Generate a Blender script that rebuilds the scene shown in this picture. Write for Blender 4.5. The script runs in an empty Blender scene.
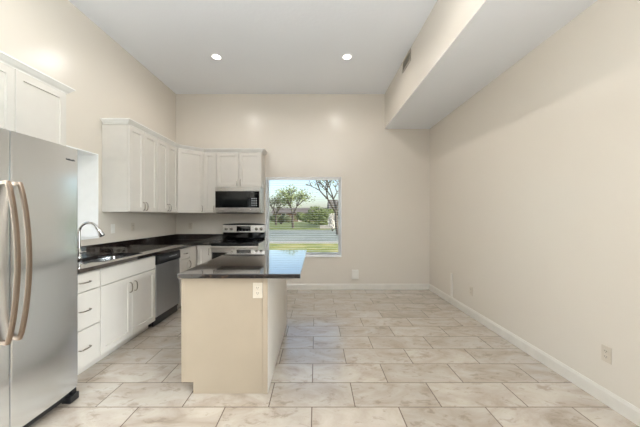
import bpy, bmesh, math, random
from mathutils import Vector, Matrix

S = bpy.context.scene
COL = S.collection
R = math.radians

# ------------------------------------------------------------------ camera
CAM_H = 1.35
cd = bpy.data.cameras.new('camera'); cam = bpy.data.objects.new('camera', cd); COL.objects.link(cam)
cam.location = (0, 0, CAM_H); cam.rotation_euler = (R(90), 0, 0)
cd.sensor_width = 36; cd.lens = 290 / 640 * 36
cd.shift_x = 4 / 640; cd.shift_y = 2.5 / 640
cd.clip_start = 0.02; cd.clip_end = 500
S.camera = cam

# ------------------------------------------------------------------ world, sun, big lights, exposure
w = bpy.data.worlds.new('sky'); S.world = w; w.use_nodes = True
nt = w.node_tree; nt.nodes.clear()
sky = nt.nodes.new('ShaderNodeTexSky'); sky.sky_type = 'NISHITA'; sky.sun_disc = False
sky.sun_elevation = R(38); sky.sun_rotation = R(120); sky.air_density = 1.0; sky.dust_density = 2.5; sky.ozone_density = 1.0
bg = nt.nodes.new('ShaderNodeBackground'); bg.inputs['Strength'].default_value = 0.32
wo = nt.nodes.new('ShaderNodeOutputWorld')
nt.links.new(sky.outputs[0], bg.inputs[0]); nt.links.new(bg.outputs[0], wo.inputs[0])

sd = bpy.data.lights.new('sun', 'SUN'); sd.energy = 4.5; sd.angle = R(0.6); sd.color = (1, .95, .86)
sun = bpy.data.objects.new('sun', sd); COL.objects.link(sun)
sun.rotation_euler = Vector((0.75, -0.5, 0.62)).to_track_quat('Z', 'Y').to_euler()

def area(name, loc, size, rot, power, color):
    d = bpy.data.lights.new(name, 'AREA'); d.shape = 'RECTANGLE'; d.size, d.size_y = size
    d.energy = power; d.color = color
    o = bpy.data.objects.new(name, d); COL.objects.link(o); o.location = loc; o.rotation_euler = rot
    return o
# unseen fill lights added outside both side walls behind the camera
area('fill_left', (-4.3, -3.2, 1.0), (4.2, 3.4), (R(118), 0, R(-90)), 120, (.82, .92, 1.0))
area('fill_right', (3.8, -3.2, 1.0), (4.2, 3.4), (R(118), 0, R(90)), 480, (.82, .92, 1.0))
# added fill light, out of view, shining in through the added door opening
area('fill_door', (4.0, -1.5, 2.5), (2.6, 1.1), (R(80), 0, R(62)), 420, (.86, .94, 1.0))
# unseen fill light added behind the camera to brighten the room off the ceiling
area('ceiling_bounce_fill', (-0.25, -0.52, 2.1), (.9, .9), (R(180), 0, 0), 190, (.87, .945, 1.0))

LAMP_W = 20
LAMP_COL = (1.0, .96, .915)

vs = S.view_settings
S.display_settings.display_device = 'sRGB'
vs.view_transform = 'Standard'; vs.look = 'None'; vs.gamma = 1; vs.use_curve_mapping = False
vs.exposure = 0.09

# ------------------------------------------------------------------ room numbers (metres, camera above the origin looking along +Y)
XL, XR, YB, YF = -2.573, 2.086, 5.33, -5.4
ZC = 3.59
CT = 0.92          # counter top height
CU = 0.885         # counter underside
TOE = 0.088
FX = -1.93         # door faces of the left base run
FY = 4.69          # door faces of the back base run
UX = -2.24         # door faces of the left wall cabinets
UY = 5.00          # door faces of the back wall cabinets
UB, UT = 1.40, 2.47

# ------------------------------------------------------------------ materials
def srgb(r, g, b):
    f = lambda c: (c / 255 / 12.92) if c / 255 <= .04045 else ((c / 255 + .055) / 1.055) ** 2.4
    return (f(r), f(g), f(b), 1)

def new_mat(name):
    m = bpy.data.materials.new(name); m.use_nodes = True
    t = m.node_tree
    return m, t, t.nodes['Principled BSDF']

def ramp(t, stops):
    n = t.nodes.new('ShaderNodeValToRGB'); cr = n.color_ramp
    cr.elements[0].position, cr.elements[0].color = stops[0]
    cr.elements[1].position, cr.elements[1].color = stops[-1]
    for p, c in stops[1:-1]:
        e = cr.elements.new(p); e.color = c
    return n

def noise(t, scale, detail=3, rough=.5, vec=None, dist=0):
    n = t.nodes.new('ShaderNodeTexNoise'); n.inputs['Scale'].default_value = scale
    n.inputs['Detail'].default_value = detail; n.inputs['Roughness'].default_value = rough
    n.inputs['Distortion'].default_value = dist
    if vec: t.links.new(vec, n.inputs['Vector'])
    return n

def objvec(t, scale=None):
    tc = t.nodes.new('ShaderNodeTexCoord')
    if scale is None: return tc.outputs['Object']
    mp = t.nodes.new('ShaderNodeMapping'); mp.inputs['Scale'].default_value = scale
    t.links.new(tc.outputs['Object'], mp.inputs['Vector'])
    return mp.outputs['Vector']

def bump(t, b, height, strength, dist=.002):
    n = t.nodes.new('ShaderNodeBump'); n.inputs['Strength'].default_value = strength; n.inputs['Distance'].default_value = dist
    t.links.new(height, n.inputs['Height']); t.links.new(n.outputs[0], b.inputs['Normal'])

def plain(name, col, rough=.5, metal=0, spec=.5, var=.04, vscale=6, coat=0):
    """colour with a faint uneven tone"""
    m, t, b = new_mat(name)
    n = noise(t, vscale, 3, .5, objvec(t))
    lo = tuple(c * (1 - var) for c in col[:3]) + (1,); hi = tuple(min(1, c * (1 + var)) for c in col[:3]) + (1,)
    r = ramp(t, [(.3, lo), (.7, hi)])
    t.links.new(n.outputs[0], r.inputs[0]); t.links.new(r.outputs[0], b.inputs['Base Color'])
    b.inputs['Roughness'].default_value = rough; b.inputs['Metallic'].default_value = metal
    b.inputs['Specular IOR Level'].default_value = spec; b.inputs['Coat Weight'].default_value = coat
    return m

def paint(name, col, rough, scale, strength):
    m, t, b = new_mat(name)
    v = objvec(t)
    n = noise(t, scale, 2, .5, v); bump(t, b, n.outputs[0], strength, .003)
    n2 = noise(t, .8, 2, .5, v)
    r = ramp(t, [(.3, tuple(c * .985 for c in col[:3]) + (1,)), (.7, col)])
    t.links.new(n2.outputs[0], r.inputs[0]); t.links.new(r.outputs[0], b.inputs['Base Color'])
    b.inputs['Roughness'].default_value = rough
    return m

M = {}
M['wall'] = paint('wall_paint', srgb(226, 217, 204), .26, 60, .05)
M['absorbwall'] = paint('unseen_wall_absorber', srgb(96, 84, 74), .6, 90, .12)  # dark tone given to the unseen front wall to cut light from behind
M['absorbfloor'] = paint('unseen_floor_absorber', srgb(74, 68, 62), .95, 300, .5)
M['ceiling'] = paint('ceiling_texture', srgb(243, 245, 248), .8, 26, .45)
M['trimwhite'] = plain('trim_white', srgb(226, 220, 210), .35)
M['vinyl'] = plain('vinyl_white', srgb(251, 251, 250), .35)
M['cab'] = plain('cabinet_cream', srgb(216, 210, 201), .38, var=.02)
M['cabin'] = plain('cabinet_edge', srgb(176, 160, 140), .5)
M['islandpanel'] = plain('island_panel', srgb(168, 152, 132), .42, var=.02)
M['nickel'] = plain('brushed_nickel', srgb(176, 168, 158), .25, 1)
M['chrome'] = plain('chrome', srgb(215, 213, 210), .12, 1)
M['black'] = plain('black_plastic', srgb(22, 22, 24), .35)
M['darkgrey'] = plain('dark_grey_case', srgb(58, 58, 60), .45)
M['blackglass'] = plain('black_glass', srgb(12, 12, 14), .04, spec=.6)
M['screen'] = plain('dark_screen', srgb(24, 27, 28), .1)
M['keys'] = plain('key_print', srgb(190, 192, 195), .5)
M['outlet'] = plain('outlet_white', srgb(232, 228, 220), .35)
M['outletbeige'] = plain('outlet_beige', srgb(206, 194, 177), .4)
M['slot'] = plain('outlet_slot', srgb(60, 55, 50), .6)
M['crown'] = plain('crown_white', srgb(240, 237, 231), .35)
M['cord'] = plain('cord_white', srgb(225, 225, 222), .6)
M['rangewhite'] = plain('range_side_enamel', srgb(222, 224, 226), .3)
M['vent'] = plain('vent_metal', srgb(196, 186, 172), .5)
M['ventdark'] = plain('vent_shade', srgb(70, 62, 54), .7)
M['slat'] = plain('blind_slat', srgb(214, 220, 222), .45)

def steel(name, col, vertical=True, rough=.3, aniso=0):
    m, t, b = new_mat(name)
    sc = (160, 160, 2) if vertical else (2, 160, 160)
    n = noise(t, 3, 4, .6, objvec(t, sc))
    r = ramp(t, [(.3, tuple(c * .95 for c in col[:3]) + (1,)), (.7, col)])
    t.links.new(n.outputs[0], r.inputs[0]); t.links.new(r.outputs[0], b.inputs['Base Color'])
    b.inputs['Metallic'].default_value = 1
    mr = t.nodes.new('ShaderNodeMapRange'); mr.inputs['To Min'].default_value = rough - .04; mr.inputs['To Max'].default_value = rough + .06
    t.links.new(n.outputs[0], mr.inputs[0]); t.links.new(mr.outputs[0], b.inputs['Roughness'])
    bump(t, b, n.outputs[0], .04, .001)
    if aniso:
        b.inputs['Anisotropic'].default_value = aniso
        tg = t.nodes.new('ShaderNodeTangent'); tg.direction_type = 'RADIAL'; tg.axis = 'Z'; t.links.new(tg.outputs[0], b.inputs['Tangent'])
    return m
M['steel'] = steel('stainless_steel', srgb(243, 248, 253), True, .22, .75)
M['steeldw'] = steel('stainless_steel_dishwasher', srgb(196, 198, 201), True, .38)
M['steelh'] = steel('stainless_steel_range', srgb(205, 200, 194), False, .27)
M['handle'] = steel('stainless_handle', srgb(162, 143, 126), True, .34)
M['sinksteel'] = steel('sink_steel', srgb(205, 205, 205), False, .22)

def granite():
    m, t, b = new_mat('dark_granite')
    v = objvec(t)
    n1 = noise(t, 55, 5, .7, v); n2 = noise(t, 16, 4, .65, v, .6)
    vo = t.nodes.new('ShaderNodeTexVoronoi'); vo.inputs['Scale'].default_value = 110; t.links.new(v, vo.inputs['Vector'])
    r1 = ramp(t, [(.40, srgb(14, 13, 14)), (.52, srgb(40, 30, 26)), (.61, srgb(92, 70, 56)), (.76, srgb(128, 118, 112))])
    t.links.new(n1.outputs[0], r1.inputs[0])
    r2 = ramp(t, [(.40, (0, 0, 0, 1)), (.62, (1, 1, 1, 1))]); t.links.new(n2.outputs[0], r2.inputs[0])
    mx = t.nodes.new('ShaderNodeMix'); mx.data_type = 'RGBA'
    t.links.new(r2.outputs[0], mx.inputs['Factor']); mx.inputs['A'].default_value = srgb(20, 18, 19)
    t.links.new(r1.outputs[0], mx.inputs['B'])
    r3 = ramp(t, [(.05, srgb(120, 108, 98)), (.11, (0, 0, 0, 1))]); t.links.new(vo.outputs['Distance'], r3.inputs[0])
    ad = t.nodes.new('ShaderNodeMix'); ad.data_type = 'RGBA'; ad.blend_type = 'ADD'; ad.inputs['Factor'].default_value = .35
    t.links.new(mx.outputs['Result'], ad.inputs['A']); t.links.new(r3.outputs[0], ad.inputs['B'])
    t.links.new(ad.outputs['Result'], b.inputs['Base Color'])
    b.inputs['Roughness'].default_value = .07; b.inputs['IOR'].default_value = 1.7
    b.inputs['Coat Weight'].default_value = 1; b.inputs['Coat Roughness'].default_value = .03; b.inputs['Coat IOR'].default_value = 1.65
    return m
M['granite'] = granite()

def tile():
    m, t, b = new_mat('floor_tile')
    tc = t.nodes.new('ShaderNodeTexCoord')
    mp = t.nodes.new('ShaderNodeMapping'); t.links.new(tc.outputs['Object'], mp.inputs['Vector'])
    mp.inputs['Location'].default_value = (.029 + 50 * .612, -2.049 + 60 * .3003, 0)
    br = t.nodes.new('ShaderNodeTexBrick'); t.links.new(mp.outputs[0], br.inputs['Vector'])
    br.offset = .5; br.offset_frequency = 2
    for k, val in (('Scale', 1), ('Mortar Size', .0040), ('Mortar Smooth', .15), ('Bias', 0), ('Brick Width', .612), ('Row Height', .3003)):
        br.inputs[k].default_value = val
    br.inputs['Color1'].default_value = (0, 0, 0, 1); br.inputs['Color2'].default_value = (1, 1, 1, 1); br.inputs['Mortar'].default_value = (0, 0, 0, 1)
    ml = t.nodes.new('ShaderNodeMath'); ml.operation = 'MULTIPLY'; ml.inputs[1].default_value = 37
    t.links.new(br.outputs['Color'], ml.inputs[0])
    mp2 = t.nodes.new('ShaderNodeMapping'); mp2.inputs['Scale'].default_value = (1, 1.7, 1); mp2.inputs['Rotation'].default_value = (0, 0, R(20))
    t.links.new(tc.outputs['Object'], mp2.inputs['Vector'])
    def n4(scale, detail, rough, dist):
        n = t.nodes.new('ShaderNodeTexNoise'); n.noise_dimensions = '4D'
        n.inputs['Scale'].default_value = scale; n.inputs['Detail'].default_value = detail
        n.inputs['Roughness'].default_value = rough; n.inputs['Distortion'].default_value = dist
        t.links.new(mp2.outputs[0], n.inputs['Vector']); t.links.new(ml.outputs[0], n.inputs['W'])
        return n
    a = n4(2.3, 8, .62, 1.3); c = n4(9, 6, .65, .6)
    r1 = ramp(t, [(.28, srgb(164, 148, 132)), (.42, srgb(188, 173, 157)), (.55, srgb(201, 188, 173)), (.75, srgb(212, 202, 190))])
    t.links.new(a.outputs[0], r1.inputs[0])
    r2 = ramp(t, [(.37, srgb(160, 142, 126)), (.45, srgb(255, 255, 255))]); t.links.new(c.outputs[0], r2.inputs[0])
    mu = t.nodes.new('ShaderNodeMix'); mu.data_type = 'RGBA'; mu.blend_type = 'MULTIPLY'; mu.inputs['Factor'].default_value = .38
    t.links.new(r1.outputs[0], mu.inputs['A']); t.links.new(r2.outputs[0], mu.inputs['B'])
    # tile-to-tile tone
    mr = t.nodes.new('ShaderNodeMapRange'); mr.inputs['To Min'].default_value = .85; mr.inputs['To Max'].default_value = .98
    t.links.new(br.outputs['Color'], mr.inputs[0])
    b.inputs['Coat Weight'].default_value = 1; b.inputs['Coat Roughness'].default_value = .16; b.inputs['Coat IOR'].default_value = 1.65
    hs = t.nodes.new('ShaderNodeHueSaturation'); t.links.new(mu.outputs['Result'], hs.inputs['Color']); t.links.new(mr.outputs[0], hs.inputs['Value'])
    gm = t.nodes.new('ShaderNodeMix'); gm.data_type = 'RGBA'
    t.links.new(br.outputs['Fac'], gm.inputs['Factor']); t.links.new(hs.outputs[0], gm.inputs['A']); gm.inputs['B'].default_value = srgb(98, 79, 66)
    t.links.new(gm.outputs['Result'], b.inputs['Base Color'])
    rr = t.nodes.new('ShaderNodeMapRange'); rr.inputs['To Min'].default_value = .27; rr.inputs['To Max'].default_value = .8
    t.links.new(br.outputs['Fac'], rr.inputs[0]); t.links.new(rr.outputs[0], b.inputs['Roughness'])
    hgt = t.nodes.new('ShaderNodeMath'); hgt.operation = 'SUBTRACT'
    sc = t.nodes.new('ShaderNodeMath'); sc.operation = 'MULTIPLY'; sc.inputs[1].default_value = .5
    t.links.new(c.outputs[0], sc.inputs[0]); t.links.new(sc.outputs[0], hgt.inputs[0]); t.links.new(br.outputs['Fac'], hgt.inputs[1])
    bump(t, b, hgt.outputs[0], .35, .003)
    return m
M['tile'] = tile()

def glass():
    m, t, b = new_mat('window_glass'); t.nodes.remove(b)
    tr = t.nodes.new('ShaderNodeBsdfTransparent'); tr.inputs[0].default_value = (.97, .985, .985, 1)
    gl = t.nodes.new('ShaderNodeBsdfGlossy'); gl.inputs['Roughness'].default_value = .01
    fr = t.nodes.new('ShaderNodeFresnel'); fr.inputs['IOR'].default_value = 1.3
    mx = t.nodes.new('ShaderNodeMixShader')
    t.links.new(fr.outputs[0], mx.inputs[0]); t.links.new(tr.outputs[0], mx.inputs[1]); t.links.new(gl.outputs[0], mx.inputs[2])
    t.links.new(mx.outputs[0], t.nodes['Material Output'].inputs[0])
    return m
M['glass'] = glass()

def emit(name, col, strength):
    m, t, b = new_mat(name)
    b.inputs['Base Color'].default_value = (.9, .9, .9, 1)
    b.inputs['Emission Color'].default_value = col; b.inputs['Emission Strength'].default_value = strength
    return m
M['lens'] = emit('lamp_lens', (1, .93, .82, 1), 6)

def patch(name, stops, scale, rough=.9, detail=6, bumpd=0):
    m, t, b = new_mat(name)
    v = objvec(t); n = noise(t, scale, detail, .65, v, .3)
    r = ramp(t, stops); t.links.new(n.outputs[0], r.inputs[0]); t.links.new(r.outputs[0], b.inputs['Base Color'])
    b.inputs['Roughness'].default_value = rough
    if bumpd: bump(t, b, n.outputs[0], .6, bumpd)
    return m
M['grass'] = patch('lawn_grass', [(.35, srgb(98, 108, 44)), (.5, srgb(132, 134, 62)), (.65, srgb(166, 154, 96))], .9)
M['farlawn'] = patch('far_lawn', [(.35, srgb(84, 98, 46)), (.65, srgb(120, 124, 66))], .5)
M['asphalt'] = patch('asphalt', [(.35, srgb(112, 118, 108)), (.65, srgb(138, 142, 130))], .6)
M['concrete'] = patch('concrete', [(.35, srgb(150, 146, 134)), (.65, srgb(166, 160, 148))], 1.5)
M['bark'] = patch('bark', [(.35, srgb(64, 57, 49)), (.65, srgb(99, 91, 78))], 9)
M['leafpale'] = patch('pale_leaf', [(.35, srgb(128, 142, 92)), (.65, srgb(160, 172, 120))], 3)
M['leafgreen'] = patch('green_leaf', [(.35, srgb(92, 106, 62)), (.65, srgb(132, 142, 92))], 2)
M['leafdark'] = patch('dark_leaf', [(.35, srgb(84, 92, 66)), (.65, srgb(110, 116, 84))], 2)
M['blossom'] = patch('white_blossom', [(.35, srgb(222, 212, 196)), (.65, srgb(240, 234, 224))], 4)
M['siding'] = patch('house_siding', [(.35, srgb(144, 133, 115)), (.65, srgb(155, 146, 129))], 3)
M['brickwall'] = patch('house_brick', [(.35, srgb(105, 83, 67)), (.65, srgb(123, 102, 85))], 6)
M['roof'] = patch('house_roof', [(.35, srgb(84, 77, 70)), (.65, srgb(105, 98, 90))], 5)

# ------------------------------------------------------------------ mesh helpers
class MB:
    def __init__(self): self.bm = bmesh.new()
    def box(self, x0, x1, y0, y1, z0, z1, bev=0, seg=2):
        r = bmesh.ops.create_cube(self.bm, size=1)
        for v in r['verts']:
            v.co = Vector(((x0 + x1) / 2 + v.co.x * (x1 - x0), (y0 + y1) / 2 + v.co.y * (y1 - y0), (z0 + z1) / 2 + v.co.z * (z1 - z0)))
        if bev:
            es = list({e for v in r['verts'] for e in v.link_edges})
            bmesh.ops.bevel(self.bm, geom=es, offset=bev, segments=seg, affect='EDGES', profile=.5)
        return self
    def shaker(self, x0, x1, z0, z1, t=.02, rail=.058, depth=.012, y=0):
        """flat frame door with a recessed centre panel; back at y, front at y-t"""
        bm = self.bm
        def ring(a, yy): return [bm.verts.new((x0 + a, yy, z0 + a)), bm.verts.new((x1 - a, yy, z0 + a)), bm.verts.new((x1 - a, yy, z1 - a)), bm.verts.new((x0 + a, yy, z1 - a))]
        e = .0015
        rings = [ring(0, y), ring(0, y - t + e), ring(e, y - t), ring(rail, y - t), ring(rail + .003, y - t + depth)]
        bm.faces.new(rings[0][::-1])
        for a, b in zip(rings, rings[1:]):
            for i in range(4):
                j = (i + 1) % 4
                bm.faces.new((a[i], a[j], b[j], b[i]))
        bm.faces.new(rings[-1])
        return self
    def cyl(self, p0, p1, r0, r1=None, n=16, cap=True):
        r1 = r0 if r1 is None else r1
        p0, p1 = Vector(p0), Vector(p1); d = p1 - p0
        q = d.to_track_quat('Z', 'Y')
        A = [self.bm.verts.new(p0 + q @ Vector((r0 * math.cos(2 * math.pi * i / n), r0 * math.sin(2 * math.pi * i / n), 0))) for i in range(n)]
        B = [self.bm.verts.new(p1 + q @ Vector((r1 * math.cos(2 * math.pi * i / n), r1 * math.sin(2 * math.pi * i / n), 0))) for i in range(n)]
        for i in range(n):
            j = (i + 1) % n; self.bm.faces.new((A[i], A[j], B[j], B[i]))
        if cap: self.bm.faces.new(A[::-1]); self.bm.faces.new(B)
        return self
    def tube(self, pts, r, n=10):
        pts = [Vector(p) for p in pts]; rs = r if isinstance(r, (list, tuple)) else [r] * len(pts)
        rings = []; up = None
        for i, p in enumerate(pts):
            d = (pts[min(i + 1, len(pts) - 1)] - pts[max(i - 1, 0)]).normalized()
            if up is None:
                up = Vector((0, 0, 1)) if abs(d.z) < .9 else Vector((1, 0, 0))
            s = d.cross(up).normalized(); up = s.cross(d).normalized()
            rings.append([self.bm.verts.new(p + (s * math.cos(2 * math.pi * k / n) + up * math.sin(2 * math.pi * k / n)) * rs[i]) for k in range(n)])
        for a, b in zip(rings, rings[1:]):
            for i in range(n):
                j = (i + 1) % n; self.bm.faces.new((a[i], a[j], b[j], b[i]))
        self.bm.faces.new(rings[0][::-1]); self.bm.faces.new(rings[-1])
        return self
    def lathe(self, prof, c=(0, 0, 0), n=28, axis='Z'):
        c = Vector(c); rings = []
        for r, h in prof:
            ring = []
            for i in range(n):
                a = 2 * math.pi * i / n; x, y = r * math.cos(a), r * math.sin(a)
                ring.append(self.bm.verts.new(c + (Vector((x, y, h)) if axis == 'Z' else Vector((x, -h, y)))))
            rings.append(ring)
        for a, b in zip(rings, rings[1:]):
            for i in range(n):
                j = (i + 1) % n; self.bm.faces.new((a[i], a[j], b[j], b[i]))
        if prof[0][0] > 1e-5: self.bm.faces.new(rings[0][::-1])
        if prof[-1][0] > 1e-5: self.bm.faces.new(rings[-1])
        bmesh.ops.remove_doubles(self.bm, verts=[v for r in rings for v in r], dist=1e-6)
        return self
    def prism(self, poly, z0, z1):
        A = [self.bm.verts.new((x, y, z0)) for x, y in poly]; B = [self.bm.verts.new((x, y, z1)) for x, y in poly]
        n = len(poly)
        for i in range(n):
            j = (i + 1) % n; self.bm.faces.new((A[i], A[j], B[j], B[i]))
        self.bm.faces.new(A[::-1]); self.bm.faces.new(B)
        return self
    def extrude_x(self, poly, x0, x1):
        """polygon in (y, z) pulled along x"""
        A = [self.bm.verts.new((x0, y, z)) for y, z in poly]; B = [self.bm.verts.new((x1, y, z)) for y, z in poly]
        n = len(poly)
        for i in range(n):
            j = (i + 1) % n; self.bm.faces.new((A[i], A[j], B[j], B[i]))
        self.bm.faces.new(A[::-1]); self.bm.faces.new(B)
        return self
    def sweep2d(self, path, prof):
        """mitred sweep of (out, z) profile along a plan path; 'out' is to the right of travel"""
        n = len(path); rings = []
        P = [Vector(p) for p in path]
        nor = []
        for a, b in zip(P, P[1:]):
            d = (b - a).normalized(); nor.append(Vector((d.y, -d.x)))
        for i, p in enumerate(P):
            if i == 0: m = nor[0]
            elif i == n - 1: m = nor[-1]
            else:
                m = (nor[i - 1] + nor[i]).normalized(); m = m / m.dot(nor[i])
            rings.append([self.bm.verts.new((p.x + m.x * o, p.y + m.y * o, z)) for o, z in prof])
        k = len(prof)
        for a, b in zip(rings, rings[1:]):
            for i in range(k):
                j = (i + 1) % k; self.bm.faces.new((a[i], a[j], b[j], b[i]))
        self.bm.faces.new(rings[0][::-1]); self.bm.faces.new(rings[-1])
        return self
    def build(self, name, mat, parent=None, smooth=False, loc=None, rotz=0):
        bmesh.ops.recalc_face_normals(self.bm, faces=self.bm.faces[:])
        me = bpy.data.meshes.new(name); self.bm.to_mesh(me); self.bm.free()
        if smooth:
            for p in me.polygons: p.use_smooth = True
            try: me.set_sharp_from_angle(angle=R(40))
            except Exception: pass
        me.materials.append(mat if not isinstance(mat, str) else M[mat])
        o = bpy.data.objects.new(name, me); COL.objects.link(o)
        if parent: o.parent = parent
        if loc: o.location = loc
        o.rotation_euler = (0, 0, rotz)
        return o

def tag(o, label, cat, group=None):
    o['label'] = label; o['category'] = cat
    if group: o['group'] = group
    return o
def thing(name, label, cat, loc=(0, 0, 0), rotz=0, group=None):
    o = bpy.data.objects.new(name, None); COL.objects.link(o)
    o.empty_display_size = .1
    o.location = loc; o.rotation_euler = (0, 0, rotz)
    return tag(o, label, cat, group)
def struct(o): o['kind'] = 'structure'; return o
def copy_tree(root, loc, rotz=None):
    def cp(o, par):
        c = o.copy(); COL.objects.link(c)
        if par: c.parent = par
        for ch in o.children: cp(ch, c)
        return c
    c = cp(root, None); c.location = loc
    if rotz is not None: c.rotation_euler = (0, 0, rotz)
    return c

LEFT = R(90)       # things on the left wall: local x runs along +Y, local -y faces the room
RIGHT = R(-90)

# ------------------------------------------------------------------ room shell
struct(MB().box(XL - .33, XR + .25, YF - .2, YB + .2, -.12, 0).build('floor', 'tile'))
struct(MB().box(XL + .02, XR - .02, YF + .02, -.9, 0.0005, .012).build('floor_light_absorber', 'absorbfloor'))  # unseen dark sheet added to cut light bouncing off the rear floor
struct(MB().box(XL - .33, XR + .25, YF - .2, YB + .2, ZC, ZC + .15).build('ceiling', 'ceiling'))

WT = .2
def wall_with_hole(name, horiz, c0, c1, a0, a1, holes, mat='wall'):
    """wall slab between c0..c1 (thickness axis) and a0..a1 (length), with rectangular holes (h0,h1,z0,z1)"""
    mb = MB()
    def add(p0, p1, z0, z1):
        if p1 - p0 < 1e-4 or z1 - z0 < 1e-4: return
        if horiz: mb.box(p0, p1, c0, c1, z0, z1)
        else: mb.box(c0, c1, p0, p1, z0, z1)
    cur = a0
    for h0, h1, z0, z1 in holes:
        add(cur, h0, 0, ZC); add(h0, h1, 0, z0); add(h0, h1, z1, ZC); cur = h1
    add(cur, a1, 0, ZC)
    return struct(mb.build(name, mat))

WX0, WX1, WZ0, WZ1 = -.928, .469, .596, 2.067       # back window opening
LY0, LY1, LZ0, LZ1 = 2.66, 3.424, 1.09, 2.08        # left window opening
BY0, BY1, BZ0, BZ1 = -5.1, -2.2, .35, 2.85           # unseen openings behind the camera, added for the side fill lights
wall_with_hole('wall_back', True, YB, YB + WT, XL - .32, XR + WT, [(WX0, WX1, WZ0, WZ1)])
wall_with_hole('wall_left', False, XL - .32, XL, YF, YB, [(BY0, BY1, BZ0, BZ1), (LY0, LY1, LZ0, LZ1)])
PY0, PY1, PZ1 = -1.9, .3, 2.06                      # unseen door opening, added to let the door fill light in
wall_with_hole('wall_right', False, XR, XR + WT, YF, YB, [(BY0, BY1, BZ0, BZ1), (PY0, PY1, 0, PZ1)])
wall_with_hole('wall_front', True, YF - WT, YF, XL - .32, XR + WT, [], 'absorbwall')

# boxed-in soffit along the right wall: painted side, ceiling-textured underside
SX, SZ = 1.26, 2.948
sof = struct(MB().box(SX, XR, YF, YB, SZ, ZC).build('trim_1', 'wall'))
sof.data.materials.append(M['ceiling'])
for p in sof.data.polygons:
    if p.normal.z < -.5: p.material_index = 1

def baseboard(name, path):
    prof = [(0, 0.0005), (.014, 0.0005), (.014, .085), (.009, .098), (.006, .107), (0, .107)]
    return struct(MB().sweep2d(path, prof).build(name, 'trimwhite'))
baseboard('baseboard_back', [(-.925, YB), (XR, YB)])
baseboard('baseboard_right', [(XR, YB - .014), (XR, PY1 + .02)])

# windows: liner, vinyl frame, pane
def window(name, loc, rotz, wd, z0, z1, depth, fr=(.05, .035, .075), mull=False):
    mb = MB()
    ht = z1 - z0
    # liner (white return boards) flush with the wall face
    t = .012
    mb.box(0, t, -.004, depth, 0, ht).box(wd - t, wd, -.004, depth, 0, ht).box(t, wd - t, -.004, depth, ht - t, ht).box(t, wd - t, -.018, depth, 0, .024)
    root = struct(mb.build(name, 'vinyl', loc=(loc[0], loc[1], z0), rotz=rotz))
    f = MB(); s, tp, bt = fr; y0, y1 = depth - .05, depth - .002
    f.box(t, s, y0, y1, .02, ht - t, .003).box(wd - s, wd - t, y0, y1, .02, ht - t, .003).box(s, wd - s, y0, y1, ht - tp, ht - t, .003).box(s, wd - s, y0, y1, .02, bt, .003)
    f.build('window_frame', 'vinyl', root)
    MB().box(s - .004, wd - s + .004, depth - .028, depth - .022, bt - .004, ht - tp + .004).build('window_pane', 'glass', root)
    return root
window('window_1', (WX0, YB), 0, WX1 - WX0, WZ0, WZ1, .12)
window('window_2', (XL, LY0), LEFT, LY1 - LY0, LZ0, LZ1, .30, (.04, .04, .05))

window('added_window_left', (XL, BY0), LEFT, BY1 - BY0, BZ0, BZ1, .1)  # added out of view as an inlet for the left fill light
window('added_door', (XR, PY1), RIGHT, PY1 - PY0, 0.0005, PZ1, .1)  # glazed opening added out of view for the door fill light
window('added_window_right', (XR, BY1), RIGHT, BY1 - BY0, BZ0, BZ1, .1)  # added out of view as an inlet for the right fill light

# ------------------------------------------------------------------ exterior
GZ = -.2
struct(MB().box(-60, 60, -40, 16.4, GZ - .3, GZ).build('lawn_near', 'grass'))
struct(MB().box(-60, 60, 16.4, 17.4, GZ - .3, GZ + .02).build('sidewalk', 'concrete'))
struct(MB().box(-80, 80, 17.4, 34, GZ - .3, GZ - .08).build('street', 'asphalt'))
struct(MB().box(-120, 120, 34, 160, GZ - .3, GZ + .04).build('lawn_far', 'farlawn'))

def px(x, Y): return (x - 316) * Y / 290

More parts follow.
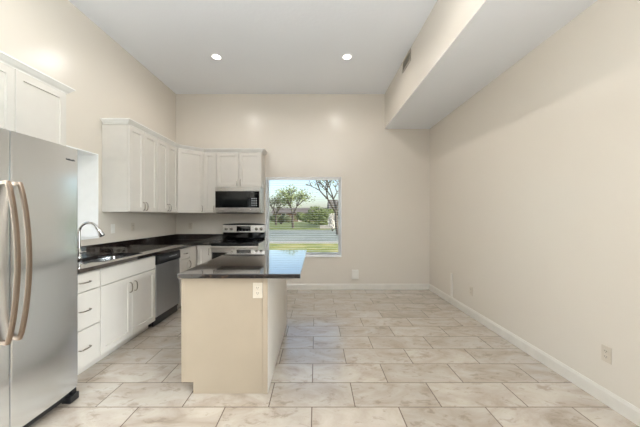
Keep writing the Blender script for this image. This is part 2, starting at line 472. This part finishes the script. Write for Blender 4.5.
def tree(name, label, cat, x, Y, height, crown_r, leaf, nleaf, lsize, seed, trunk_r=.16, spread=.75, squash=.8, levels=4, lean=0, zfrac=.6, group=None):
    rnd = random.Random(seed)
    root = thing(name, label, cat, (x, Y, GZ + .04 if Y > 34 else GZ), group=group)
    mb = MB(); tips = []
    def grow(p, d, L, r, lev):
        q = p + d * L * .5 + Vector((rnd.uniform(-1, 1), rnd.uniform(-1, 1), 0)) * L * .05
        e = p + d * L
        mb.tube([p, q, e], [r, r * .85, r * .68], 6)
        if lev <= 2: tips.append(q)
        tips.append(e)
        if lev == 0: return
        k = 3 if lev > 1 else 4
        a0 = rnd.uniform(0, 6.28)
        for i in range(k):
            a = a0 + i * 6.28 / k + rnd.uniform(-.4, .4)
            nd = (d + Vector((math.cos(a), math.sin(a), rnd.uniform(-.1, .35))) * spread * rnd.uniform(.6, 1.1)).normalized()
            grow(e, nd, L * rnd.uniform(.62, .82), r * .62, lev - 1)
    grow(Vector((0, 0, 0)), Vector((lean, 0, 1)).normalized(), height * .34, trunk_r, levels)
    top = max(t.z for t in tips); s = height / top
    bmesh.ops.scale(mb.bm, vec=(s, s, s), verts=mb.bm.verts[:])
    tips = [t * s for t in tips if t.z * s > height * .2]
    mb.build('trunk', 'bark', root)
    if nleaf:
        lb = MB()
        for _ in range(nleaf):
            c = rnd.choice(tips) + Vector((rnd.gauss(0, 1), rnd.gauss(0, 1), rnd.gauss(0, squash))) * crown_r
            c.z = max(c.z, .15)
            q = Vector((rnd.gauss(0, 1), rnd.gauss(0, 1), rnd.gauss(0, 1))).normalized().to_track_quat('Z', 'Y')
            s2 = lsize * rnd.uniform(.6, 1.3)
            lb.bm.faces.new([lb.bm.verts.new(c + q @ Vector(v)) for v in ((-s2, 0, 0), (0, -s2 * .5, s2 * .15), (s2, 0, 0), (0, s2 * .5, s2 * .15))])
        lb.build('foliage', leaf, root)
    return root
struct(MB().box(-8.3, -8, -9, 6.5, GZ, 4.5).build('sun_bounce_wall', 'blossom'))  # unseen pale wall added to bounce sunlight into the left kitchen window
TG = 'trees across the street'
tree('street_tree', 'tall half bare tree with pale green buds in the middle of the window view', 'tree', px(293, 36), 36, 4.9, .35, 'leafpale', 1500, .12, 3, .2, .7, group=TG)
tree('street_tree', 'bare dark tree leaning behind the left edge of the window', 'tree', px(276, 47), 47, 4.6, .5, 'leafdark', 900, .12, 11, .2, .75, group=TG)
tree('street_tree', 'bare branches reaching down from the upper right of the window view', 'tree', px(338, 24), 24, 5.4, .3, 'leafpale', 260, .08, 21, .16, .8, lean=-.1, group=TG)
def bush(label, x, Y, wd, ht, leaf, n, ls, seed, group='bushes across the street', cat='bush', name='bush'):
    rnd = random.Random(seed)
    root = thing(name, label, cat, (x, Y, GZ + .04 if Y > 34 else GZ), group=group)
    st = MB()
    for i in range(7):
        a = i * .9; st.tube([(0, 0, 0), (math.cos(a) * wd * .12, math.sin(a) * wd * .1, ht * .3), (math.cos(a) * wd * .3, math.sin(a) * wd * .2, ht * .62)], [.09, .06, .03], 6)
    st.build('stem', 'bark', root)
    lb = MB()
    lobes = [(rnd.uniform(-.3, .3), rnd.uniform(-.2, .2), rnd.uniform(.3, .72), rnd.uniform(.2, .3)) for _ in range(9)]
    for _ in range(n):
        lx, ly, lz, lr = rnd.choice(lobes)
        d = Vector((rnd.gauss(0, 1), rnd.gauss(0, 1), rnd.gauss(0, 1))).normalized() * rnd.uniform(.7, 1.05)
        c = Vector((lx * wd + d.x * lr * wd, ly * wd + d.y * lr * wd, max(.08, (lz + d.z * lr) * ht)))
        q = (d + Vector((rnd.gauss(0, .5), rnd.gauss(0, .5), rnd.gauss(0, .5)))).normalized().to_track_quat('Z', 'Y')
        s2 = ls * rnd.uniform(.6, 1.3)
        lb.bm.faces.new([lb.bm.verts.new(c + q @ Vector(v)) for v in ((-s2, 0, 0), (0, -s2 * .6, 0), (s2, 0, 0), (0, s2 * .6, 0))])
    lb.build('foliage', leaf, root)
    return root
bush('broad rounded green bush right of the budding tree outside the window', px(321, 40), 40, 4.2, 2.9, 'leafgreen', 2600, .14, 5)
bush('low dark hedge bush behind the budding tree', px(281, 54), 54, 4.4, 2.0, 'leafdark', 1800, .15, 6)
bush('white blossoming shrub at the right side of the window view', px(332.5, 30), 30, .95, 2.3, 'blossom', 900, .09, 7, cat='shrub', name='blossom_shrub')
bush('farthest hazy green bush beside the brick house', px(306, 70), 70, 5, 2.6, 'leafgreen', 1400, .2, 8)

def house(label, x, Y, wd, dp, wall_h, roof_h, wallm, rotz=0):
    h = thing('house', label, 'house', (x, Y, GZ + .04), rotz, group='houses across the street')
    MB().box(-wd / 2, wd / 2, 0, dp, 0, wall_h).build('wall', wallm, h)
    o = .5
    MB().extrude_x([(-o, wall_h - .05), (dp / 2, wall_h + roof_h), (dp + o, wall_h - .05)], -wd / 2 - o, wd / 2 + o).build('roof', 'roof', h)
    for fx in (-.3, .28):
        f = MB().box(fx * wd - .6, fx * wd + .6, -.05, 0, 1.0, 2.2).build('window', 'vinyl', h)
        MB().box(fx * wd - .53, fx * wd + .53, -.06, -.05, 1.07, 2.13).build('pane', 'screen', f)
    MB().box(-.5, .5, -.05, 0, 0, 2.1).build('door', 'trimwhite', h)
house('long low brick house across the street behind the budding tree', px(300, 80), 80, 15, 9, 2.4, 1.5, 'brickwall')
house('tan house at the right edge of the window view', px(352, 44), 44, 6, 8, 2.6, 1.6, 'siding')
tag(MB().box(px(320, 33), px(352, 33), 34.2, 35.2, GZ + .04, GZ + .42).build('garden_wall', 'concrete'), 'low pale garden wall beyond the street at the right of the window', 'wall')

# ------------------------------------------------------------------ window blind
bl = thing('window_blind', 'open white horizontal slat blind hanging in the back window', 'blind', (WX0 + .02, YB + .012, WZ0), 0)
bw = WX1 - WX0 - .04; bh = WZ1 - WZ0
MB().box(0, bw, 0, .045, bh - .05, bh - .014, .003).build('headrail', 'vinyl', bl)
sl = MB()
zz = .07
while zz < bh - .06:
    sl.extrude_x([(.004, zz), (.02, zz + .0012), (.036, zz), (.036, zz + .0009), (.02, zz + .0021), (.004, zz + .0009)], .004, bw - .004); zz += .043
sl.build('slats', 'slat', bl)
MB().box(.004, bw - .004, 0, .04, .022, .034, .003).build('bottom_rail', 'vinyl', bl)
for cx in (.06, bw - .06):
    MB().tube([(cx, -.004, .055), (cx, -.004, bh - .05)], .0012, 5).build('cord', 'cord', bl)

# ------------------------------------------------------------------ cabinet parts (local frame: x across, -y towards the room, z up)
def pull(parent, x, z, y, vertical=True, L=.1, mat='nickel'):
    h = L / 2; d = .03
    prof = [(-h, 0), (-h, .012), (-h * .92, .021), (-h * .7, .027), (-h * .35, d), (0, d + .001), (h * .35, d), (h * .7, .027), (h * .92, .021), (h, .012), (h, 0)]
    pts = [(x, y - o, z + s) if vertical else (x + s, y - o, z) for s, o in prof]
    return MB().tube(pts, .0052, 8).build('handle', mat, parent, True)
def door(parent, x0, x1, z0, z1, hx=None, hz=None, vertical=True, name='door', y=0):
    g = .0026
    d = MB().shaker(x0 + g, x1 - g, z0 + g, z1 - g, y=y).build(name, 'cab', parent)
    if hx is not None: pull(d, hx, hz, y - .02, vertical)
    return d
def slab(parent, x0, x1, z0, z1, handle=True, name='drawer', L=.1):
    g = .0026
    d = MB().box(x0 + g, x1 - g, -.02, 0, z0 + g, z1 - g, .0015, 1).build(name, 'cab', parent)
    if handle: pull(d, (x0 + x1) / 2, (z0 + z1) / 2, -.02, False, L)
    return d
def base_body(parent, wd, dp, mat='cab'):
    e = .0008
    MB().box(e, wd - e, .001, dp, TOE, CU - .001).box(e, wd - e, .07, dp, 0, TOE).build('body', mat, parent)

CB = .59   # carcass depth of the base run
G1 = 'base cabinets along the left wall'
# drawers beside the fridge
Y0, Y1 = 2.22, 2.60
c = thing('base_cabinet', 'cream three-drawer base cabinet beside the stainless fridge', 'cabinet', (FX - .02, Y0, 0), LEFT, G1)
base_body(c, Y1 - Y0, CB)
wd = Y1 - Y0
for z0, z1 in ((.093, .405), (.41, .717), (.722, .874)): slab(c, .012, wd - .004, z0, z1, L=.11)
# sink cabinet
Y0, Y1 = 2.60, 3.49; wd = Y1 - Y0
c = thing('base_cabinet', 'cream double-door base cabinet under the sink', 'cabinet', (FX - .02, Y0, 0), LEFT, G1)
e = .0008
MB().box(e, .018, .001, CB, TOE, CU - .001).box(wd - .018, wd - e, .001, CB, TOE, CU - .001).box(.018, wd - .018, .001, CB, TOE, TOE + .018) \
    .box(.018, wd - .018, CB - .01, CB, TOE + .018, CU - .001).box(.018, wd - .018, .001, .02, .70, CU - .001).box(e, wd - e, .07, CB - .02, 0, TOE).build('body', 'cab', c)
slab(c, .004, wd - .004, .722, .874, False, 'false_front')
door(c, .004, wd / 2, .093, .717, wd / 2 - .04, .61); door(c, wd / 2, wd - .004, .093, .717, wd / 2 + .04, .61)
# narrow drawer-and-door cabinet past the dishwasher
Y0, Y1 = 4.11, 4.44; wd = Y1 - Y0
c = thing('base_cabinet', 'narrow cream base cabinet with one drawer and one door past the dishwasher', 'cabinet', (FX - .02, Y0, 0), LEFT, G1)
base_body(c, wd, CB)
slab(c, .004, wd - .004, .722, .874); door(c, .004, wd - .004, .093, .717, wd - .035, .62)
# blank corner panel
c = thing('corner_cabinet', 'blank cream corner panel between the two base runs', 'cabinet', (FX - .02, 4.44, 0), LEFT)
base_body(c, FY - .001 + .02 - 4.44, CB)
MB().box(.002, FY - 4.44 - .003, -.02, 0, .093, .874, .001, 1).build('panel', 'cab', c)
# back run door beside the range
wd = -1.692 + 1.93
c = thing('base_cabinet', 'narrow cream single-door base cabinet left of the range on the back wall', 'cabinet', (FX + .002, FY + .02, 0), 0)
base_body(c, wd - .004, CB)
door(c, .004, wd - .006, .093, .874, wd - .04, .77)

# dishwasher
Y0 = 3.495; wd = .61
dw = thing('dishwasher', 'stainless dishwasher with black control strip under the left counter', 'dishwasher', (FX - .02, Y0, 0), LEFT)
MB().box(0, wd, .002, CB, TOE, CU - .002).box(.01, wd - .01, .05, CB, 0.012, TOE).build('body', 'black', dw)
MB().box(.004, wd - .004, -.022, .001, .125, .752, .004).build('door', 'steeldw', dw)
cp = MB().extrude_x([(-.022, .757), (-.034, .765), (-.03, .86), (-.02, .876), (.001, .876), (.001, .757)], .004, wd - .004).build('control_panel', 'black', dw)
MB().box(.06, wd - .06, -.0345, -.0312, .798, .842, .001, 1).build('display_strip', 'darkgrey', cp)
for i in range(6): MB().box(.3 + i * .035, .318 + i * .035, -.0365, -.0347, .815, .825).build('button', 'keys', cp)
MB().box(wd - .1, wd - .06, -.0235, -.0221, .16, .172).build('badge', 'keys', dw)
MB().box(.004, wd - .004, .012, .03, .012, .12, .002).build('kick_plate', 'black', dw)

# ------------------------------------------------------------------ L-shaped granite counter with sink cut-out and upstands
CE = FX + .026
ct = thing('countertop', 'dark speckled granite countertop wrapping the left and back walls', 'countertop', (0, 0, 0))
cb = MB()
cb.prism([(XL + .001, 2.215), (CE, 2.215), (CE, FY - .026), (-1.694, FY - .026), (-1.694, YB - .001), (XL + .001, YB - .001)], CU, CT)
slabo = cb.build('slab', 'granite', ct)
SX0, SX1, SY0, SY1 = -2.37, -1.995, 2.69, 3.39
def rrect(x0, x1, y0, y1, r, n=6):
    P = []
    for cx, cy, a0 in ((x1 - r, y1 - r, 0), (x0 + r, y1 - r, 90), (x0 + r, y0 + r, 180), (x1 - r, y0 + r, 270)):
        for i in range(n + 1):
            a = R(a0 + 90 * i / n); P.append((cx + r * math.cos(a), cy + r * math.sin(a)))
    return P
cut = MB().prism(rrect(SX0, SX1, SY0, SY1, .06), CU - .05, CT + .05).build('cutter', 'granite')
mod = slabo.modifiers.new('hole', 'BOOLEAN'); mod.object = cut; mod.operation = 'DIFFERENCE'; mod.solver = 'EXACT'
dg = bpy.context.evaluated_depsgraph_get(); dg.update()
nm = bpy.data.meshes.new_from_object(slabo.evaluated_get(dg)); slabo.modifiers.clear(); slabo.data = nm
bpy.data.objects.remove(cut)
bsp = MB().box(XL + .001, XL + .021, 2.215, YB - .001, CT + .0005, CT + .1, .001, 1).box(XL + .022, -1.694, YB - .021, YB - .001, CT + .0005, CT + .1, .001, 1).build('backsplash', 'granite')
tag(bsp, 'low dark granite upstand along the walls behind the left counter', 'backsplash')

# sink
sk = thing('kitchen_sink', 'stainless undermount sink set into the left granite counter', 'sink', ((SX0 + SX1) / 2, (SY0 + SY1) / 2, CU - .2))
mb = MB(); ox, oy = (SX0 + SX1) / 2, (SY0 + SY1) / 2
def skring(off, z, r): return [mb.bm.verts.new((x - ox, y - oy, z)) for x, y in rrect(SX0 - off, SX1 + off, SY0 - off, SY1 + off, r)]
rg = [skring(.02, .199, .08), skring(.0, .199, .06), skring(-.004, .15, .06), skring(-.012, .03, .06), skring(-.04, .004, .05), skring(-.1, 0, .03)]
for a, b in zip(rg, rg[1:]):
    n = len(a)
    for i in range(n):
        j = (i + 1) % n; mb.bm.faces.new((a[i], a[j], b[j], b[i]))
mb.bm.faces.new(rg[-1])
mb.build('basin', 'sinksteel', sk, True)
MB().lathe([(0, .0035), (.03, .003), (.042, .005), (.045, .001)], (0, 0, 0)).build('drain', 'chrome', sk, True)

# faucet
fa = thing('faucet', 'brushed nickel gooseneck faucet with pull-down spray head behind the sink', 'faucet', (-2.45, 3.0, CT))
MB().lathe([(.027, 0), (.027, .006), (.022, .012), (.019, .02), (.018, .075), (.014, .085), (.012, .1)]).build('base', 'chrome', fa, True)
pts = [(0, 0, .09), (0, 0, .24)]
for i in range(13):
    a = R(180 - i * 12.6); pts.append((.098 + .098 * math.cos(a), 0, .26 + .1 * math.sin(a)))
MB().tube(pts, .0125, 12).build('spout', 'chrome', fa, True)
e0 = Vector(pts[-1]); dd = (Vector(pts[-1]) - Vector(pts[-2])).normalized()
MB().tube([e0 - dd * .004, e0 + dd * .03, e0 + dd * .05, e0 + dd * .085, e0 + dd * .1], [.015, .016, .02, .026, .024], 14).build('spray_head', 'chrome', fa, True)
MB().tube([(.012, -.0, .05), (.045, -.008, .052), (.055, -.012, .06), (.085, -.022, .066)], [.013, .012, .008, .006], 10).build('lever', 'chrome', fa, True)

# ------------------------------------------------------------------ wall cabinets
UD = .308
GU = 'wall cabinets'
def wall_cab(label, loc, rotz, wd, z0, z1, doors, dp=UD, group=GU, dtop=None):
    c = thing('wall_cabinet', label, 'cabinet', (loc[0], loc[1], z0), rotz, group)
    MB().box(.0006, wd - .0006, .001, dp, 0, z1 - z0).build('body', 'cab', c)
    dt = (dtop or 2.447) - z0
    for x0, x1, hx in doors: door(c, x0, x1, .004, dt, hx, .075 if hx is not None else None)
    return c
def two(wd): return [(.003, wd / 2, wd / 2 - .03), (wd / 2, wd - .003, wd / 2 + .03)]
wall_cab('cream two-door wall cabinet at the window end of the left run', (UX - .02, 3.48), LEFT, .61, UB, UT, two(.61))
wall_cab('cream two-door wall cabinet next to the corner cabinet, above the dishwasher', (UX - .02, 4.09), LEFT, .61, UB, UT, two(.61))
wall_cab('narrow single-door cream wall cabinet left of the microwave', (-1.943, UY + .02), 0, .223, UB, UT, [(.003, .22, .19)])
wall_cab('short cream two-door wall cabinet directly above the microwave', (-1.72, UY + .02), 0, .78, 1.851, UT, two(.78))
wall_cab('cream two-door wall cabinet above the fridge', (UX - .02, 1.71), LEFT, .90, 1.87, UT, [(.003, .45, None), (.45, .895, None)])
# diagonal corner cabinet
cc = thing('corner_wall_cabinet', 'cream diagonal corner wall cabinet with a single door', 'cabinet', (0, 0, UB))
A = Vector((UX - .02, 4.701)); B = Vector((-1.944, UY + .02))
MB().prism([(XL + .002, 4.701), (A.x, A.y), (B.x, B.y), (B.x, YB - .002), (XL + .002, YB - .002)], 0, UT - UB).build('body', 'cab', cc)
Ld = (B - A).length; ang = math.atan2(B.y - A.y, B.x - A.x)
dm = MB().shaker(.012, Ld - .012, .004, 2.447 - UB, y=-.001).build('door', 'cab', cc, loc=(A.x, A.y, 0), rotz=ang)
pull(dm, Ld - .045, .075, -.021)
# crown mouldings
prof = [(.0012, 2.449), (.012, 2.449), (.015, 2.459), (.028, 2.47), (.046, 2.492), (.053, 2.497), (.053, 2.508), (-.02, 2.508), (-.02, UT + .001), (.0012, UT + .001)]
bx, by = UX - .02, UY + .02
tag(MB().sweep2d([(XL + .025, 3.48), (bx, 3.48), (bx, 4.70), (-1.943, by), (-.94, by), (-.94, YB - .025)], prof).build('crown_moulding', 'crown'),
    'white crown moulding along the top of the corner run of wall cabinets', 'moulding')
tag(MB().sweep2d([(bx, 1.71), (bx, 2.61), (XL + .025, 2.61)], prof).build('crown_moulding', 'crown'),
    'white crown moulding on the cabinet above the fridge', 'moulding')

# ------------------------------------------------------------------ microwave
mw = thing('microwave', 'stainless over-the-range microwave under the short wall cabinet', 'microwave', (-1.716, 4.93, 1.406), 0)
wd, ht = .768, .441
MB().box(0, wd, .03, YB - 4.93 - .002, 0, ht, .003).build('body', 'steelh', mw)
fr = MB().box(0, wd, 0, .029, ht - .075, ht, .004).box(0, wd, 0, .029, .012, .085, .004).box(wd - .018, wd, 0, .029, .085, ht - .075, .002).build('front_trim', 'steelh', mw)
dr = MB().box(.002, .578, .004, .029, .086, ht - .076, .003).build('door', 'blackglass', mw)
MB().box(.055, .53, .0025, .0039, .125, ht - .112).build('door_window', 'screen', dr)
pn = MB().box(.58, wd - .019, .004, .029, .086, ht - .076, .003).build('control_panel', 'blackglass', mw)
MB().box(.61, .72, .0025, .0039, ht - .13, ht - .105).build('display', 'screen', pn)
for r_ in range(4):
    for c_ in range(3):
        MB().box(.617 + c_ * .036, .637 + c_ * .036, .0028, .0039, .12 + r_ * .038, .132 + r_ * .038).build('key', 'keys', pn)
MB().box(.02, wd - .02, .015, .3, -.012, -.0005).build('underside_grille', 'black', mw)

# ------------------------------------------------------------------ range
rx0, rx1 = -1.688, -.928; wd = rx1 - rx0
ry = 4.665
rg_ = thing('range', 'stainless freestanding electric range with black glass cooktop on the back wall', 'stove', (rx0, ry, 0), 0)
dp = YB - ry - .003
MB().box(0, wd, .03, dp, .06, .9, .003).build('body', 'rangewhite', rg_)
for x in (.05, wd - .05):
    for y in (.09, dp - .06): MB().cyl((x, y, 0), (x, y, .061), .018).build('foot', 'black', rg_)
MB().box(0, wd, -.006, dp - .075, .9005, .918, .004).build('cooktop', 'blackglass', rg_)
for x, y, r in ((.2, .16, .1), (.56, .16, .085), (.2, .42, .085), (.56, .42, .1)):
    MB().lathe([(r, .9181), (r, .9186), (r - .004, .9186), (r - .004, .9181)], (x, y, 0), 32).build('burner_ring', 'darkgrey', rg_)
od = MB().box(.004, wd - .004, -.012, .029, .215, .866, .006).build('oven_door', 'steelh', rg_)
MB().box(0, wd, -.004, .029, .868, .8995, .002).build('front_trim', 'black', rg_)
MB().box(.02, wd - .02, -.0145, -.0122, .24, .765).build('oven_window', 'blackglass', od)
hb = MB().tube([(.012, -.055, .85), (wd - .012, -.055, .85)], .015, 14)
for x in (.06, wd - .06): hb.tube([(x, -.011, .85), (x, -.055, .85)], .011, 10)
hb.build('oven_handle', 'steelh', od, True)
MB().box(.004, wd - .004, -.01, .029, .07, .208, .005).build('storage_drawer', 'steelh', rg_)
# back console: black riser, sloped steel panel, arched black cap
MB().box(0.002, wd - .002, dp - .074, dp, .9185, 1.0700).build('riser', 'blackglass', rg_)
con = MB().extrude_x([(dp - .085, 1.055), (dp - .068, 1.1850), (dp, 1.1850), (dp, 1.055)], 0.002, wd - .002).build('console', 'steelh', rg_)
mb = MB(); n = 16
top = []
for yy in (dp - .075, dp):
    lo = [mb.bm.verts.new((wd * i / n, yy, 1.1855)) for i in range(n + 1)]
    hi = [mb.bm.verts.new((wd * i / n, yy, 1.2000 + .018 * math.sin(math.pi * i / n) ** .6)) for i in range(n + 1)]
    for i in range(n): mb.bm.faces.new((lo[i], lo[i + 1], hi[i + 1], hi[i]))
    top.append((lo, hi))
for i in range(n):
    mb.bm.faces.new((top[0][1][i], top[0][1][i + 1], top[1][1][i + 1], top[1][1][i])); mb.bm.faces.new((top[0][0][i], top[0][0][i + 1], top[1][0][i + 1], top[1][0][i]))
for k in (0, n): mb.bm.faces.new((top[0][0][k], top[0][1][k], top[1][1][k], top[1][0][k]))
mb.build('console_cap', 'black', rg_)
MB().extrude_x([(dp - .0862, 1.0750), (dp - .0742, 1.1670), (dp - .072, 1.1670), (dp - .083, 1.0750)], wd * .33, wd * .665).build('clock_display', 'blackglass', con)
for i in range(4): MB().extrude_x([(dp - .0855, 1.0900), (dp - .0849, 1.0960), (dp - .083, 1.0960), (dp - .083, 1.0900)], wd * .37 + i * .06, wd * .37 + .025 + i * .06).build('key', 'keys', con)
for k in (.085, .205, .80, .915):
    MB().lathe([(.03, 0), (.03, .004), (.022, .006), (.019, .032), (.0, .034)], (wd * k, dp - .0775, 1.1180), 20, 'Y').build('knob', 'nickel', con, True)

# ------------------------------------------------------------------ fridge
fz, fY0, fYs, fY1 = .088, 1.25, 1.667, 2.162
fr_ = thing('refrigerator', 'tall stainless side-by-side refrigerator with bowed handles at the left', 'refrigerator', (-1.760, fY0, 0), LEFT)
D1 = fY1 - fY0
MB().box(.004, D1 - .004, .075, .74, .03, 1.80, .004).build('body', 'darkgrey', fr_)
MB().box(.02, D1 - .02, .03, .0745, .035, .085, .002).build('kick_grille', 'black', fr_)
def fdoor(x0, x1, bow):
    """door with a gently bowed front and rounded vertical edges"""
    hw = (x1 - x0) / 2; cx = (x0 + x1) / 2; P = [(x0, .07)]
    n = 32
    for i in range(n + 1):
        u = -1 + 2 * i / n
        u = math.copysign(1 - (1 - abs(u)) ** 1.5, u)
        edge = .0012 * max(0, (abs(u) - .97) / .03) ** 2
        P.append((cx + u * hw, -.002 + bow * max(0, u) ** 2 + edge))
    P.append((x1, .07))
    mb = MB().prism(P, fz, 1.842)
    return mb.build('door', 'steel', fr_, True)
s_ = fYs - fY0
dl = fdoor(0, s_ - .002, 0); drr = fdoor(s_ + .002, D1, .018)
def fhandle(d, xc):
    mb = MB(); n = 24; hw = .0125
    rings = []
    for i in range(n + 1):
        u = i / n; z = .625 + (1.55 - .625) * u
        o = .012 + .06 * math.sin(math.pi * u) ** .7
        rings.append([mb.bm.verts.new((xc + a, -o - b, z)) for a, b in ((-hw, 0), (-hw, .012), (-hw + .004, .017), (hw - .004, .017), (hw, .012), (hw, 0))])
    for a, b in zip(rings, rings[1:]):
        for i in range(6):
            j = (i + 1) % 6; mb.bm.faces.new((a[i], a[j], b[j], b[i]))
    mb.bm.faces.new(rings[0][::-1]); mb.bm.faces.new(rings[-1])
    for z in (.637, 1.538): mb.box(xc - hw + .001, xc + hw - .001, -.02, .0085, z - .01, z + .01)
    mb.build('handle', 'handle', d, True)
fhandle(dl, s_ - .033); fhandle(drr, s_ + .033)
lg = MB(); rnd = random.Random(4); xx = D1 - .115
for i in range(9):
    wdl = .0062; h_ = .012 if i in (0, 3, 7) else .009
    lg.box(xx, xx + .0022, .0012, .006, 1.748, 1.748 + h_); lg.box(xx, xx + wdl - .001, .0012, .006, 1.748 + (h_ - .002 if i % 2 else .0), 1.75 + (h_ - .002 if i % 2 else 0)); xx += .0085
lg.build('badge', 'darkgrey', drr)
ft = MB().box(D1 - .09, D1 - .012, -.005, .06, .006, .055, .003).box(D1 - .06, D1 - .02, .01, .06, .055, fz - .001).build('hinge_foot', 'black', fr_)
for x in (.05, D1 - .06): MB().cyl((x, .65, 0), (x, .65, .031), .02).build('roller', 'black', fr_)
for x in (.05, D1 - .05): MB().cyl((x, .1, 0), (x, .1, .031), .018).build('foot', 'black', fr_)
for x in (.03, D1 - .09): MB().box(x, x + .06, .08, .16, 1.843, 1.857, .003).build('hinge_cover', 'darkgrey', fr_)

# ------------------------------------------------------------------ island
IX0, IX1, IY0, IY1 = -1.0, -.372, 2.208, 3.63
isl = thing('kitchen_island', 'beige panelled kitchen island with a dark granite top in the middle of the floor', 'island', (0, 0, 0))
MB().box(IX0, IX1 - .001, IY0 + .001, IY1, TOE, CU - .001).box(IX0 + .068, IX1 - .001, IY0 + .001, IY1, 0, TOE).build('body', 'cab', isl)
MB().prism([(IX0 - .022, IY0), (IX1, IY0), (IX1, IY0 - .005), (IX0 - .022, IY0 - .005)], TOE, CU - .001).box(IX0 + .068, IX1, IY0 - .005, IY0, 0.001, TOE).build('end_panel', 'islandpanel', isl)
MB().box(IX1 - .032, IX1 + .006, IY0 - .011, IY0 - .0055, 0.001, CU - .001, .001, 1).build('corner_trim', 'islandpanel', isl)
MB().box(IX0 - .022, IX0 - .004, IY0 - .0085, IY0 - .0055, TOE, CU - .001, .001, 1).build('corner_trim', 'islandpanel', isl)
MB().box(IX1, IX1 + .006, IY0, IY1, .001, CU - .001).build('side_panel', 'cab', isl)
ncell = 3; span = (IY1 - IY0) / ncell
for i in range(ncell):
    y1_ = IY1 - i * span
    d = MB().shaker(.003, span - .003, .093, .874).build('door', 'cab', isl, loc=(IX0, y1_, 0), rotz=R(-90))
    pull(d, .04, .77, -.02)
MB().box(-1.031, -.115, 2.154, 3.69, CU, CT, .003, 2).build('granite_top', 'granite', isl)

# ------------------------------------------------------------------ outlets and switches
def outlet(label, loc, rotz, kind='outlet', mat='outletbeige', wdt=.072, hgt=.116, group='wall outlets and switches'):
    o = thing('electrical_outlet' if kind == 'outlet' else 'light_switch', label, kind if kind == 'outlet' else 'switch', loc, rotz, group)
    MB().box(-wdt / 2, wdt / 2, -.0065, -.0005, -hgt / 2, hgt / 2, .002).build('plate', mat, o)
    if kind == 'outlet':
        for s in (-.02, .02):
            f = MB().box(-.017, .017, -.0085, -.0066, s - .014, s + .014, .0015, 1).build('receptacle', mat, o)
            MB().box(-.008, -.0055, -.0092, -.0086, s - .002, s + .008).box(.0055, .008, -.0092, -.0086, s - .002, s + .007).box(-.002, .002, -.0092, -.0086, s - .009, s - .005).build('slots', 'slot', f)
    else:
        MB().box(-.016, .016, -.0095, -.0066, -.033, .033, .0015, 1).build('rocker', 'outlet', o)
    return o
outlet('white duplex outlet on the island end panel', (-.4425, IY0 - .005, .785), 0)
outlet('white rocker switch on the left wall beside the faucet', (XL, 3.67, 1.19), LEFT, 'switch', 'outlet')
outlet('white outlet above the left counter behind the dishwasher', (XL, 4.07, 1.196), LEFT)
outlet('small outlet above the granite upstand on the back wall near the corner', (-2.305, YB, 1.17), 0)
outlet('white outlet low on the right wall nearest the camera', (XR, 2.079, .36), RIGHT)
outlet('faint white outlet low on the right wall just before the vertical strip', (XR, 3.895, .343), RIGHT)
bo = outlet('white outlet with a plugged-in white adapter low on the back wall right of the window', (.717, YB, .31), 0)
MB().box(-.06, .06, -.05, -.0095, -.11, .055, .006).build('adapter', 'outlet', bo)
tag(MB().box(-.016, .016, -.024, -.0005, .0, .36, .002).build('cord_cover', 'trimwhite', loc=(XR, 4.43, .11), rotz=RIGHT),
    'thin white vertical strip standing on the right wall baseboard', 'trim strip')

# ------------------------------------------------------------------ vent register on the soffit
v = thing('air_vent', 'beige metal air vent high on the soffit side by the ceiling', 'vent', (SX, 4.2, 3.42), RIGHT)
MB().box(.0, .35, -.0035, -.0005, 0, .155).build('back_plate', 'ventdark', v)
MB().box(0, .35, -.011, -.004, 0, .02, .002).box(0, .35, -.011, -.004, .135, .155, .002).box(0, .02, -.011, -.004, .02, .135, .002).box(.33, .35, -.011, -.004, .02, .135, .002).build('frame', 'vent', v)
lv = MB()
for i in range(13):
    x = .04 + i * .0225; lv.prism([(x, -.004), (x + .012, -.0135), (x + .014, -.0125), (x + .002, -.004)], .02, .135)
lv.build('louvres', 'vent', v)

# ------------------------------------------------------------------ recessed lights
def recessed(label):
    o = thing('recessed_light', label, 'ceiling light', (0, 0, ZC), 0, 'recessed ceiling lights')
    MB().lathe([(.075, -.0005), (.076, -.004), (.07, -.007), (.06, -.006), (.056, -.0005)], n=40).build('trim_ring', 'vinyl', o, True)
    MB().lathe([(0, -.0045), (.055, -.0045), (.055, -.001), (0, -.001)], n=40).build('lens', 'lens', o)
    ld = bpy.data.lights.new('lamp', 'SPOT'); ld.energy = LAMP_W; ld.color = LAMP_COL; ld.spot_size = R(172); ld.spot_blend = .5; ld.shadow_soft_size = .05
    lo = bpy.data.objects.new('lamp', ld); COL.objects.link(lo); lo.parent = o; lo.location = (0, 0, -.03)
    return o
r0 = recessed('left recessed ceiling light, above the island and range'); r0.location = (-1.40, 4.08, ZC)
r1 = copy_tree(r0, (.437, 4.08, ZC)); r1['label'] = 'right recessed ceiling light, nearer the soffit'
for x, y in ((-1.4, 2.25), (.437, 2.25)):
    q = copy_tree(r0, (x, y, ZC)); q['label'] = 'recessed ceiling light behind the viewpoint'
